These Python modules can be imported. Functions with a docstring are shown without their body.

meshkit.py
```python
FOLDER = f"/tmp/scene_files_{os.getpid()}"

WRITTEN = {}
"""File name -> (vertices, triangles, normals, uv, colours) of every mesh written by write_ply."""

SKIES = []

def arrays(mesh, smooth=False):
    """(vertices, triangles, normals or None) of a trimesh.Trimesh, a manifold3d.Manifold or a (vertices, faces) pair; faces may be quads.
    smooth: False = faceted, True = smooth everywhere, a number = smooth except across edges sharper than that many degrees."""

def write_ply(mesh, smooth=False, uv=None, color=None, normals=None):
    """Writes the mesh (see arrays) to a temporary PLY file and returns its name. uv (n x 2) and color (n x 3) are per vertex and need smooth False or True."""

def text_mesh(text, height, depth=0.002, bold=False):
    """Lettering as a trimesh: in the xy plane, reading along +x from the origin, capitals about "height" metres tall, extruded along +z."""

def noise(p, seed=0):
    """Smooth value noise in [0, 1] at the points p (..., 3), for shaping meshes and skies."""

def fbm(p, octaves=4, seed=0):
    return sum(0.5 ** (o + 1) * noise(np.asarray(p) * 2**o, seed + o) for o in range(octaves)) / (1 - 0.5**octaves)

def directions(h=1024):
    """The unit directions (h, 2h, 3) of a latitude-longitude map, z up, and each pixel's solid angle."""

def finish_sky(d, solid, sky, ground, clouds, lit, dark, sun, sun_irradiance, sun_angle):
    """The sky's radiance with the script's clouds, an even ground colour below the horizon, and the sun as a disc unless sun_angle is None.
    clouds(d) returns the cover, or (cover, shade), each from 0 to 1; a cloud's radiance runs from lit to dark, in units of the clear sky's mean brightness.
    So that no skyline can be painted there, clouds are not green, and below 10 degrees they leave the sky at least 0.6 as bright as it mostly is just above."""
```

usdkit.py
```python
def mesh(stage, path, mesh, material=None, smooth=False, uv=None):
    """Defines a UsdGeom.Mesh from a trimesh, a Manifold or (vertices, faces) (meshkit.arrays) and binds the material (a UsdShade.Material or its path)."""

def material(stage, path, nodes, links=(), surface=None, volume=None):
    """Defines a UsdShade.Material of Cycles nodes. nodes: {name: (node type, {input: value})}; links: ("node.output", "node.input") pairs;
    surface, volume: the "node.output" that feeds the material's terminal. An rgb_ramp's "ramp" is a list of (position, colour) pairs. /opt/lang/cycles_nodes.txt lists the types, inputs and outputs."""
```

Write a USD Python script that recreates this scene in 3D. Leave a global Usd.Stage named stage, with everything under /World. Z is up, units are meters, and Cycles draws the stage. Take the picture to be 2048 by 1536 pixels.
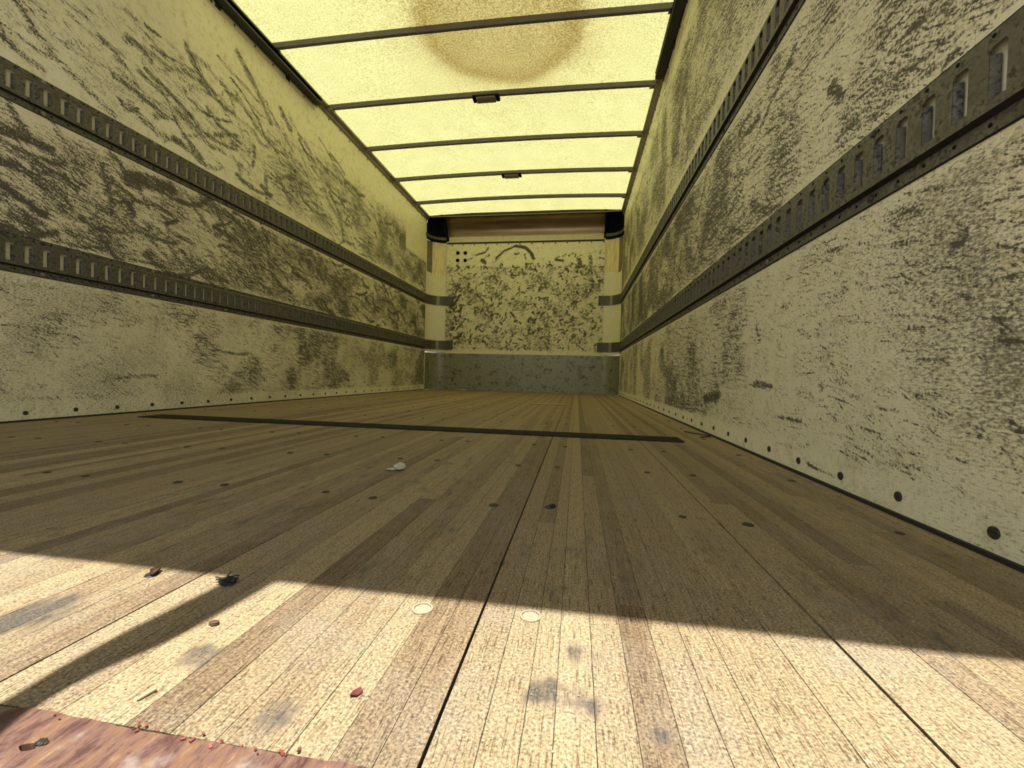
import math, random
import numpy as np, trimesh
from shapely.geometry import Polygon, Point, box as sbox
import usdkit, meshkit
from pxr import Usd, UsdGeom, UsdLux, UsdShade, Gf, Sdf, Vt

random.seed(7)
rng = np.random.default_rng(7)
stage = Usd.Stage.CreateInMemory()
UsdGeom.SetStageUpAxis(stage, UsdGeom.Tokens.z)
UsdGeom.SetStageMetersPerUnit(stage, 1.0)
world = UsdGeom.Xform.Define(stage, '/World')
stage.SetDefaultPrim(world.GetPrim())

# ------------------------------------------------------------------ camera, sky, sun, exposure
cam = UsdGeom.Camera.Define(stage, '/World/camera')
right, up, fwd = (0.98828, 0.15048, 0.02507), (-0.02769, 0.01530, 0.99950), (-0.15000, 0.98849, -0.01929)
cam.AddTransformOp().Set(Gf.Matrix4d(*right, 0, *up, 0, *[-a for a in fwd], 0, 0.716, 0.0, 0.206, 1))
cam.CreateHorizontalApertureAttr(36.0)
cam.CreateVerticalApertureAttr(27.0)
cam.CreateFocalLengthAttr(14.993)
cam.CreateClippingRangeAttr(Gf.Vec2f(0.01, 1000))
cam.CreateExposureAttr(0.6)

SUN_ELEV = math.radians(78.5)                                  # the sun stands high behind the truck, in line with it
sun = UsdLux.DistantLight.Define(stage, '/World/sun')
sun.AddRotateXOp().Set(90.0 - math.degrees(SUN_ELEV))
sun.CreateAngleAttr(0.32)
sun.CreateIntensityAttr(60500)
sun.CreateColorAttr(Gf.Vec3f(1.0, 0.96, 0.90))
SKY = 0.04
sky = UsdLux.DomeLight.Define(stage, '/World/sky')             # physical sky: its material is bound below, with the other materials

# ------------------------------------------------------------------ helpers
COUNT = {}
def numbered(parent, name):
    k = (parent, name); n = COUNT.get(k, 0); COUNT[k] = n + 1
    return f'{parent}/{name}' if n == 0 else f'{parent}/{name}_{n:03d}'
def tag(prim, label=None, cat=None, group=None, kind=None):
    for k, v in (('label', label), ('category', cat), ('group', group), ('kind', kind)):
        if v: prim.SetCustomDataByKey(k, v)
    return prim
def thing(name, label, cat, loc=(0, 0, 0), group=None):
    x = UsdGeom.Xform.Define(stage, numbered('/World', name))
    x.AddTranslateOp().Set(Gf.Vec3d(*map(float, loc)))
    tag(x.GetPrim(), label, cat, group)
    return x.GetPrim()
def origin(prim):
    p = np.zeros(3)
    while prim and str(prim.GetPath()) != '/World':
        a = prim.GetAttribute('xformOp:translate')
        if a and a.Get() is not None: p += np.array(a.Get())
        prim = prim.GetParent()
    return p
def part(name, m, mat, parent=None, smooth=False, prim_vars=None, label=None, kind=None):
    """m in world coordinates; written relative to its thing."""
    if isinstance(m, (list, tuple)) and not isinstance(m[0], np.ndarray): m = trimesh.util.concatenate(list(m))
    v, f, n = meshkit.arrays(m, smooth)
    base = str(parent.GetPath()) if parent else '/World'
    off = origin(parent) if parent else np.zeros(3)
    path = numbered(base, name)
    me = UsdGeom.Mesh.Define(stage, path)
    me.CreatePointsAttr(Vt.Vec3fArray.FromNumpy((v - off).astype(np.float32)))
    me.CreateFaceVertexCountsAttr(Vt.IntArray.FromNumpy(np.full(len(f), 3, np.int32)))
    me.CreateFaceVertexIndicesAttr(Vt.IntArray.FromNumpy(np.asarray(f, np.int32).ravel()))
    me.CreateSubdivisionSchemeAttr('none')
    if n is not None:
        me.CreateNormalsAttr(Vt.Vec3fArray.FromNumpy(n.astype(np.float32))); me.SetNormalsInterpolation('vertex')
    for k, a in (prim_vars or {}).items():
        a = np.asarray(a, np.float32)
        t = Sdf.ValueTypeNames.Color3fArray if a.ndim == 2 else Sdf.ValueTypeNames.FloatArray
        pv = UsdGeom.PrimvarsAPI(me).CreatePrimvar(k, t, 'vertex')
        pv.Set(Vt.Vec3fArray.FromNumpy(a) if a.ndim == 2 else Vt.FloatArray.FromNumpy(a))
    UsdShade.MaterialBindingAPI.Apply(me.GetPrim()).Bind(mat)
    if label or kind: tag(me.GetPrim(), label, None, None, kind)
    return me.GetPrim()
def bx(x0, x1, y0, y1, z0, z1):
    m = trimesh.creation.box((x1 - x0, y1 - y0, z1 - z0)); m.apply_translation(((x0 + x1) / 2, (y0 + y1) / 2, (z0 + z1) / 2)); return m
def bevel_box(x0, x1, y0, y1, z0, z1, r=0.002):
    import manifold3d as m3
    e = np.array([[x0, x1], [y0, y1], [z0, z1]]); pts = []
    for a in range(3):
        lo, hi = e[:, 0] + r, e[:, 1] - r; lo, hi = lo.copy(), hi.copy(); lo[a], hi[a] = e[a]
        for i in range(8): pts.append([(lo, hi)[(i >> k) & 1][k] for k in range(3)])
    return trimesh.convex.convex_hull(np.array(pts))
def cyl(c, axis, r, h, n=14, dome=0.0):
    """a short round head on point c along the axis; dome > 0 makes it a low dome"""
    if dome:
        k = 4
        ring = [(r, 0.0)] + [(r * math.cos(a), h * (1 - dome) + h * dome * math.sin(a)) for a in np.linspace(0, math.pi / 2 * 0.98, k)]
        m = trimesh.creation.revolve(np.array([(0, 0)] + ring + [(0, h)]), sections=n)
    else:
        m = trimesh.creation.cylinder(radius=r, height=h, sections=n); m.apply_translation((0, 0, h / 2))
    m.apply_transform(trimesh.geometry.align_vectors((0, 0, 1), axis)); m.apply_translation(c); return m
def sweep(profile, path, closed_profile=True):
    """profile: (k,2) of (offset along normal, offset along z). path: list of (x, y, nx, ny)."""
    k = len(profile); v, f = [], []
    for (x, y, nx, ny) in path:
        for (a, b) in profile: v.append((x + nx * a, y + ny * a, b))
    for i in range(len(path) - 1):
        for j in range(k if closed_profile else k - 1):
            q = (j + 1) % k
            f += [(i * k + j, i * k + q, (i + 1) * k + q), (i * k + j, (i + 1) * k + q, (i + 1) * k + j)]
    if closed_profile:
        for j in range(1, k - 1):
            f += [(0, j + 1, j), ((len(path) - 1) * k, (len(path) - 1) * k + j, (len(path) - 1) * k + j + 1)]
    m = trimesh.Trimesh(np.array(v), np.array(f), process=False); m.fix_normals(); return m
def smoothstep(a, b, x):
    t = np.clip((x - a) / (b - a), 0, 1); return t * t * (3 - 2 * t)

# ------------------------------------------------------------------ materials
LOOK = '/World/Looks'
UsdGeom.Scope.Define(stage, LOOK)
def mat(name, nodes, links, surface): return usdkit.material(stage, f'{LOOK}/{name}', nodes, links, surface=surface)

sky_m = mat('sky_air', {'s': ('sky_texture', {'sky_type': 'multiple_scattering', 'sun_disc': False, 'sun_elevation': SUN_ELEV, 'sun_rotation': math.pi, 'aerosol_density': 2.0}),
    'h': ('hsv', {'saturation': 0.35}), 'b': ('background_shader', {'strength': SKY})}, [('s.color', 'h.color'), ('h.color', 'b.color')], 'b.background')
UsdShade.MaterialBindingAPI.Apply(sky.GetPrim()).Bind(sky_m)

def plain(name, col, rough=0.6, metal=0.0, noise=0.25, scale=60, spec=0.5, bump=0.0, col2=None):
    c2 = col2 or tuple(c * (1 - noise) for c in col)
    n = {'g': ('geometry', {}), 'n': ('noise_texture', {'scale': scale, 'detail': 4.0, 'roughness': 0.6}),
         'r': ('rgb_ramp', {'ramp': [(0.3, c2), (0.65, col)]}),
         'p': ('principled_bsdf', {'roughness': rough, 'metallic': metal, 'specular_ior_level': spec})}
    l = [('g.position', 'n.vector'), ('n.fac', 'r.fac'), ('r.color', 'p.base_color')]
    if bump:
        n['b'] = ('bump', {'strength': bump, 'distance': 0.002}); l += [('n.fac', 'b.height'), ('b.normal', 'p.normal')]
    return mat(name, n, l, 'p.BSDF')

def liner(name, base, plane, a1, a2, lenA=(6.5, 72.0), lenB=(11.0, 76.0), dark=(0.045, 0.037, 0.026), weave=1.0, k=1.0):
    """scuffed fibreglass liner. plane 'x' (side walls) or 'y' (front wall). Mesh primvar "scuff": r smudges, g fine speckle, b soiling."""
    rot = 'x_axis' if plane == 'x' else 'y_axis'
    def sv(a, b): return (1.0, a, b) if plane == 'x' else (a, 1.0, b)
    N = {'g': ('geometry', {}), 'at': ('attribute', {'attribute': 'scuff'}), 's': ('separate_color', {}),
      'w': ('noise_texture', {'scale': 2.3, 'detail': 2.0}), 'wm': ('vector_math', {'math_type': 'multiply_add', 'vector2': (0.10, 0.10, 0.10)}),
      'ra': ('vector_rotate', {'rotate_type': rot, 'angle': a1}), 'ma': ('vector_math', {'math_type': 'multiply', 'vector2': sv(*lenA)}),
      'na': ('noise_texture', {'scale': 1.7, 'detail': 7.0, 'roughness': 0.72}),
      'rb': ('vector_rotate', {'rotate_type': rot, 'angle': a2}), 'mb': ('vector_math', {'math_type': 'multiply', 'vector2': sv(*lenB)}),
      'nb': ('noise_texture', {'scale': 2.3, 'detail': 7.0, 'roughness': 0.72}),
      'mx': ('math', {'math_type': 'maximum'}), 'mk': ('math', {'math_type': 'multiply', 'value2': 1.5}),
      'f': ('noise_texture', {'scale': 190.0, 'detail': 3.0, 'roughness': 0.65}),
      'c1': ('math', {'math_type': 'multiply_add', 'value2': 0.75}),          # fine*0.34 + strokes
      'c2': ('math', {'math_type': 'multiply_add', 'value2': 0.66 * k}),          # r*0.46 + that
      'm1': ('map_range', {'range_type': 'smoothstep', 'from_min': 1.56, 'from_max': 1.74, 'clamp': True}),
      'sp': ('vector_math', {'math_type': 'multiply', 'vector2': sv(0.36, 1.0)}),
      'n2': ('noise_texture', {'scale': 300.0, 'detail': 4.0, 'roughness': 0.68}),
      'c3': ('math', {'math_type': 'multiply_add', 'value2': 0.36}),
      'm2': ('map_range', {'range_type': 'smoothstep', 'from_min': 0.66, 'from_max': 0.90, 'to_max': 0.85, 'clamp': True}),
      'M': ('math', {'math_type': 'maximum'}), 'M9': ('math', {'math_type': 'multiply', 'value2': 0.93}),
      'ng': ('noise_texture', {'scale': 7.0, 'detail': 5.0, 'roughness': 0.7}),
      'gb': ('math', {'math_type': 'multiply'}), 'gb7': ('math', {'math_type': 'multiply', 'value2': 0.65}), 'gs': ('math', {'math_type': 'multiply_add', 'value2': 0.20, 'use_clamp': True}),
      'soil': ('mix_color', {'a': base, 'b': tuple(c * q for c, q in zip(base, (0.56, 0.49, 0.42)))}),
      'wz': ('wave_texture', {'bands_direction': 'z', 'scale': 62.0, 'distortion': 2.5, 'detail': 2.0, 'detail_scale': 1.5}),
      'wy': ('wave_texture', {'bands_direction': 'y' if plane == 'x' else 'x', 'scale': 70.0, 'distortion': 2.5, 'detail': 2.0, 'detail_scale': 1.5}),
      'wa': ('math', {'math_type': 'add'}), 'wr': ('map_range', {'from_min': 0.0, 'from_max': 2.0, 'to_min': 1.0 - 0.08 * weave, 'to_max': 1.03}),
      'wv': ('vector_math', {'math_type': 'scale'}),
      'mix': ('mix_color', {'b': dark}), 'nm': ('noise_texture', {'scale': 34.0, 'detail': 6.0, 'roughness': 0.75}), 'rm': ('rgb_ramp', {'ramp': [(0.30, (0.58, 0.51, 0.42)), (0.42, (0.88, 0.86, 0.82)), (0.52, (1.0, 1.0, 1.0))]}), 'xm': ('mix_color', {'blend_type': 'multiply', 'fac': 0.85}),
      'bh': ('math', {'math_type': 'multiply_add', 'value2': 0.4}), 'b': ('bump', {'strength': 0.10, 'distance': 0.0008}),
      'ro': ('map_range', {'to_min': 0.42, 'to_max': 0.72}),
      'p': ('principled_bsdf', {'specular_ior_level': 0.35})}
    L = [('at.color', 's.color'), ('g.position', 'w.vector'), ('w.color', 'wm.vector1'), ('g.position', 'wm.vector3'),
      ('wm.vector', 'ra.vector'), ('ra.vector', 'ma.vector1'), ('ma.vector', 'na.vector'),
      ('wm.vector', 'rb.vector'), ('rb.vector', 'mb.vector1'), ('mb.vector', 'nb.vector'),
      ('na.fac', 'mx.value1'), ('nb.fac', 'mx.value2'), ('g.position', 'f.vector'), ('f.fac', 'c1.value1'), ('mx.value', 'mk.value1'), ('mk.value', 'c1.value3'),
      ('s.r', 'c2.value1'), ('c1.value', 'c2.value3'), ('c2.value', 'm1.value'),
      ('g.position', 'sp.vector1'), ('sp.vector', 'n2.vector'), ('s.g', 'c3.value1'), ('n2.fac', 'c3.value3'), ('c3.value', 'm2.value'),
      ('m1.result', 'M.value1'), ('m2.result', 'M.value2'), ('M.value', 'M9.value1'),
      ('g.position', 'ng.vector'), ('ng.fac', 'gb.value1'), ('s.b', 'gb.value2'), ('s.r', 'gs.value1'), ('gb.value', 'gb7.value1'), ('gb7.value', 'gs.value3'), ('gs.value', 'soil.fac'),
      ('g.position', 'wz.vector'), ('g.position', 'wy.vector'), ('wz.fac', 'wa.value1'), ('wy.fac', 'wa.value2'), ('wa.value', 'wr.value'),
      ('soil.result', 'wv.vector1'), ('wr.result', 'wv.scale'), ('g.position', 'nm.vector'), ('nm.fac', 'rm.fac'), ('wv.vector', 'xm.a'), ('rm.color', 'xm.b'), ('xm.result', 'mix.a'), ('M9.value', 'mix.fac'), ('mix.result', 'p.base_color'),
      ('wa.value', 'bh.value1'), ('f.fac', 'bh.value3'), ('bh.value', 'b.height'), ('b.normal', 'p.normal'), ('M9.value', 'ro.value'), ('ro.result', 'p.roughness')]
    return mat(name, N, L, 'p.BSDF')

LINER = (0.94, 0.885, 0.585)
M_left = liner('liner_left', LINER, 'x', 0.12, 0.62)
M_right = liner('liner_right', LINER, 'x', -0.10, -0.50)
M_front = liner('liner_front', (0.94, 0.90, 0.60), 'y', 0.75, -0.6, lenA=(16.0, 26.0), lenB=(18.0, 34.0), weave=0.4)

def steel(name, col, col2, rough=0.5, metal=0.35, stain=(0.035, 0.03, 0.022), amount=0.6, scale=9.0):
    N = {'g': ('geometry', {}), 'n': ('noise_texture', {'scale': scale, 'detail': 7.0, 'roughness': 0.7}), 'r': ('rgb_ramp', {'ramp': [(0.35, col2), (0.62, col)]}),
      'd': ('noise_texture', {'scale': 130.0, 'detail': 5.0, 'roughness': 0.7}), 'a': ('math', {'math_type': 'add'}),
      'm': ('map_range', {'range_type': 'smoothstep', 'from_min': 0.99, 'from_max': 1.17, 'to_max': amount, 'clamp': True}),
      'x': ('mix_color', {'b': stain}), 'b': ('bump', {'strength': 0.2, 'distance': 0.001}),
      'p': ('principled_bsdf', {'roughness': rough, 'metallic': metal, 'specular_ior_level': 0.4})}
    L = [('g.position', 'n.vector'), ('g.position', 'd.vector'), ('n.fac', 'r.fac'), ('n.fac', 'a.value1'), ('d.fac', 'a.value2'), ('a.value', 'm.value'),
      ('r.color', 'x.a'), ('m.result', 'x.fac'), ('x.result', 'p.base_color'), ('d.fac', 'b.height'), ('b.normal', 'p.normal')]
    return mat(name, N, L, 'p.BSDF')
M_track = steel('galvanised_track', (0.180, 0.168, 0.122), (0.075, 0.067, 0.045), amount=0.95, scale=30.0)
M_kick = steel('galvanised_kick_plate', (0.37, 0.365, 0.245), (0.24, 0.235, 0.155), rough=0.36, metal=0.3, amount=0.9, scale=11)
M_bar = plain('dark_steel_bar', (0.046, 0.043, 0.028), 0.85, 0.0, 0.5, 45, spec=0.06)
M_shade_seal = plain('black_shade_and_sealant', (0.020, 0.018, 0.013), 0.8, 0, 0.4, 60, spec=0.2)  # near black: painted shade under the rail steps, also the sealant lines
M_bow = plain('grey_bow_steel', (0.125, 0.112, 0.09), 0.55, 0.2, 0.2, 20)
M_rail = plain('aluminium_roof_rail', (0.30, 0.26, 0.20), 0.45, 0.55, 0.35, 14)
M_dtrack = plain('black_door_track', (0.02, 0.02, 0.018), 0.5, 0.2, 0.3, 30)
M_bolt = plain('dark_bolt_steel', (0.07, 0.055, 0.045), 0.45, 0.4, 0.55, 260, bump=0.4)
M_screw = plain('dark_screw_steel', (0.05, 0.042, 0.035), 0.5, 0.3, 0.5, 300, bump=0.4)
M_zinc = plain('zinc_screw', (0.33, 0.31, 0.24), 0.45, 0.5, 0.4, 200)
M_black = plain('black_plastic_and_voids', (0.006, 0.006, 0.007), 0.8, 0, 0.3, 30, spec=0.12)
M_band = plain('grey_corner_band', (0.16, 0.15, 0.11), 0.5, 0.2, 0.25, 30)
M_batten = plain('cream_batten', (0.74, 0.66, 0.42), 0.6, 0, 0.14, 20)
M_cover = plain('cream_corner_cover', (0.80, 0.74, 0.50), 0.5, 0, 0.08, 12)
M_gap = plain('black_gap_lines', (0.012, 0.011, 0.009), 0.7, 0, 0.2, 60)
M_skin = plain('white_outer_skin', (0.6, 0.6, 0.58), 0.4, 0, 0.05, 4)
M_lens = mat('lamp_lens', {'p': ('principled_bsdf', {'base_color': (0.22, 0.19, 0.12), 'roughness': 0.25, 'transmission_weight': 0.25, 'ior': 1.45})}, [], 'p.BSDF')
M_cap = mat('brown_front_cap', {'g': ('geometry', {}), 'mp': ('mapping', {'scale': (0.7, 5.0, 9.0)}), 'n': ('noise_texture', {'scale': 3.0, 'detail': 4.0}),
    'r': ('rgb_ramp', {'ramp': [(0.3, (0.20, 0.145, 0.085)), (0.7, (0.33, 0.25, 0.15))]}), 'p': ('principled_bsdf', {'roughness': 0.27, 'metallic': 0.7})},
    [('g.position', 'mp.vector'), ('mp.vector', 'n.vector'), ('n.fac', 'r.fac'), ('r.color', 'p.base_color')], 'p.BSDF')
M_wood_corner = mat('bare_laminate_corner', {'g': ('geometry', {}), 'mp': ('mapping', {'scale': (30.0, 30.0, 2.2)}), 'n': ('noise_texture', {'scale': 2.5, 'detail': 5.0, 'distortion': 1.2}),
    'r': ('rgb_ramp', {'ramp': [(0.3, (0.52, 0.38, 0.16)), (0.5, (0.80, 0.66, 0.34)), (0.7, (0.90, 0.80, 0.48))]}), 'p': ('principled_bsdf', {'roughness': 0.4})},
    [('g.position', 'mp.vector'), ('mp.vector', 'n.vector'), ('n.fac', 'r.fac'), ('r.color', 'p.base_color')], 'p.BSDF')

# translucent fibreglass roof with a brown round water stain
M_roof = mat('translucent_roof', {'g': ('geometry', {}), 'wn': ('noise_texture', {'scale': 5.0, 'detail': 4.0}), 'wm': ('vector_math', {'math_type': 'multiply_add', 'vector2': (0.10, 0.10, 0.0)}),
    'd': ('vector_math', {'math_type': 'distance', 'vector2': (0.27, 2.50, 2.22)}),
    'sr': ('rgb_ramp', {'ramp': [(0.0, (0.76,) * 3), (0.30, (0.80,) * 3), (0.38, (0.88,) * 3), (0.43, (0.98,) * 3), (0.47, (0.80,) * 3), (0.51, (0.45,) * 3), (0.56, (0.25,) * 3), (0.72, (0.10,) * 3), (0.95, (0, 0, 0))]}),
    'n1': ('noise_texture', {'scale': 120.0, 'detail': 4.0, 'roughness': 0.75, 'distortion': 0.3}), 'n2': ('noise_texture', {'scale': 5.0, 'detail': 3.0}),
    'st': ('math', {'math_type': 'multiply'}), 'nst': ('map_range', {'from_min': 0.35, 'from_max': 0.65, 'to_min': 1.15, 'to_max': 0.7}),
    'r1': ('rgb_ramp', {'ramp': [(0.30, (0.158, 0.147, 0.047)), (0.45, (0.355, 0.344, 0.138)), (0.60, (0.525, 0.516, 0.242))]}),
    'r2': ('rgb_ramp', {'ramp': [(0.3, (0.93, 0.93, 0.93)), (0.7, (1.04, 1.04, 1.04))]}), 'v': ('mix_color', {'blend_type': 'multiply', 'fac': 1.0}),
    'x': ('mix_color', {'blend_type': 'multiply', 'b': (0.43, 0.31, 0.18)}),
    't': ('translucent_bsdf', {}), 'df': ('diffuse_bsdf', {'color': (0.62, 0.60, 0.42)}), 'mx': ('mix_closure', {'fac': 0.28})},
    [('g.position', 'wn.vector'), ('wn.color', 'wm.vector1'), ('g.position', 'wm.vector3'), ('wm.vector', 'd.vector1'), ('d.value', 'sr.fac'),
     ('g.position', 'n1.vector'), ('g.position', 'n2.vector'), ('n1.fac', 'r1.fac'), ('n2.fac', 'r2.fac'), ('r1.color', 'v.a'), ('r2.color', 'v.b'),
     ('n1.fac', 'nst.value'), ('sr.color', 'st.value1'), ('nst.result', 'st.value2'), ('v.result', 'x.a'), ('st.value', 'x.fac'), ('x.result', 't.color'),
     ('t.BSDF', 'mx.closure1'), ('df.BSDF', 'mx.closure2')], 'mx.closure')

# worn oak strip floor: per-strip "tone", "stain"
def wood(name):
    N = {'g': ('geometry', {}), 'at': ('attribute', {'attribute': 'tone'}), 's': ('separate_color', {}),
      'off': ('combine_xyz', {}), 'ad': ('vector_math', {'math_type': 'add'}),
      'm1': ('vector_math', {'math_type': 'multiply', 'vector2': (210.0, 4.5, 1.0)}), 'n1': ('noise_texture', {'scale': 1.0, 'detail': 7.0, 'roughness': 0.75}),
      'm2': ('vector_math', {'math_type': 'multiply', 'vector2': (900.0, 42.0, 1.0)}), 'n2': ('noise_texture', {'scale': 1.0, 'detail': 2.0, 'roughness': 0.5}),
      'pore': ('map_range', {'range_type': 'smoothstep', 'from_min': 0.55, 'from_max': 0.68, 'clamp': True}),
      'n3': ('noise_texture', {'scale': 480.0, 'detail': 5.0, 'roughness': 0.75}),
      'col': ('rgb_ramp', {'ramp': [(0.0, (0.112, 0.076, 0.046)), (0.22, (0.200, 0.140, 0.081)), (0.45, (0.290, 0.215, 0.125)), (0.75, (0.365, 0.275, 0.157)), (1.0, (0.44, 0.335, 0.182))]}),
      'tn': ('math', {'math_type': 'multiply_add', 'value2': 1.0}), 'tn2': ('math', {'math_type': 'add', 'value2': -0.50}), 'gr': ('map_range', {'from_min': 0.38, 'from_max': 0.62, 'to_min': 0.42, 'to_max': 1.50}), 'gx': ('vector_math', {'math_type': 'scale'}),
      'pm': ('math', {'math_type': 'multiply', 'value2': 0.80}), 'c1': ('mix_color', {'blend_type': 'multiply', 'b': (0.30, 0.24, 0.18)}),
      'ml': ('vector_math', {'math_type': 'multiply', 'vector2': (34.0, 13.0, 1.0)}), 'nl': ('noise_texture', {'scale': 1.0, 'detail': 7.0, 'roughness': 0.78}),
      'sa': ('math', {'math_type': 'multiply_add', 'value2': 0.62}), 'sb': ('math', {'math_type': 'multiply_add', 'value2': 0.62}),
      'sm': ('map_range', {'range_type': 'smoothstep', 'from_min': 1.02, 'from_max': 1.24, 'to_max': 0.80, 'clamp': True}), 'c2': ('mix_color', {'b': (0.075, 0.071, 0.066)}),
      'gl': ('noise_texture', {'scale': 9.0, 'detail': 7.0, 'roughness': 0.72}), 'gm': ('map_range', {'from_min': 0.46, 'from_max': 0.70, 'to_max': 0.40, 'clamp': True}),
      'c3': ('mix_color', {'b': (0.30, 0.265, 0.215)}),
      'sw': ('map_range', {'range_type': 'smoothstep', 'from_min': 0.62, 'from_max': 0.78, 'to_max': 0.6, 'clamp': True}), 'sc': ('math', {'math_type': 'multiply', 'value2': 1.0}), 'c4': ('mix_color', {'b': (0.70, 0.62, 0.48)}),
      'vo': ('voronoi_texture', {'scale': 75.0, 'randomness': 1.0}), 'vr': ('rgb_ramp', {'ramp': [(0.0, (0.55,) * 3), (0.03, (0.2,) * 3), (0.06, (0.7,) * 3), (0.09, (0.6,) * 3), (0.13, (0, 0, 0)), (1.0, (0, 0, 0))]}),
      'vs': ('separate_color', {}), 'vt': ('math', {'math_type': 'greater_than', 'value2': 0.955}), 'vm': ('math', {'math_type': 'multiply'}),
      'c5': ('mix_color', {'b': (0.62, 0.55, 0.43)}),
      'bh': ('math', {'math_type': 'multiply_add', 'value2': -0.7}), 'b': ('bump', {'strength': 0.35, 'distance': 0.0007}),
      'p': ('principled_bsdf', {'roughness': 0.62, 'specular_ior_level': 0.22})}
    L = [('at.color', 's.color'), ('s.g', 'off.x'), ('s.g', 'off.y'), ('g.position', 'ad.vector1'), ('off.vector', 'ad.vector2'),
      ('ad.vector', 'm1.vector1'), ('m1.vector', 'n1.vector'), ('ad.vector', 'm2.vector1'), ('m2.vector', 'n2.vector'), ('n2.fac', 'pore.value'),
      ('g.position', 'n3.vector'), ('n1.fac', 'tn.value1'), ('s.r', 'tn.value3'), ('tn.value', 'tn2.value1'), ('tn2.value', 'col.fac'),
      ('pore.result', 'pm.value1'), ('col.color', 'c1.a'), ('pm.value', 'c1.fac'),
      ('g.position', 'gl.vector'), ('gl.fac', 'gm.value'), ('c1.result', 'c3.a'), ('gm.result', 'c3.fac'),
      ('ad.vector', 'ml.vector1'), ('ml.vector', 'nl.vector'), ('s.b', 'sa.value1'), ('nl.fac', 'sa.value3'), ('n3.fac', 'sb.value1'), ('sa.value', 'sb.value3'), ('sb.value', 'sm.value'),
      ('c3.result', 'c2.a'), ('sm.result', 'c2.fac'),
      ('n3.fac', 'sw.value'), ('c2.result', 'c4.a'), ('sw.result', 'c4.fac'),
      ('g.position', 'vo.vector'), ('vo.distance', 'vr.fac'), ('vo.color', 'vs.color'), ('vs.r', 'vt.value1'), ('vr.color', 'vm.value1'), ('vt.value', 'vm.value2'), ('c4.result', 'gx.vector1'), ('n3.fac', 'gr.value'), ('gr.result', 'gx.scale'), ('gx.vector', 'c5.a'), ('vm.value', 'c5.fac'),
      ('c5.result', 'p.base_color'), ('pore.result', 'bh.value1'), ('n1.fac', 'bh.value3'), ('bh.value', 'b.height'), ('b.normal', 'p.normal')]
    return mat(name, N, L, 'p.BSDF')
M_wood = wood('worn_oak_strip')
M_board = plain('dark_board_core', (0.035, 0.026, 0.018), 0.8, 0, 0.4, 40)
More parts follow.
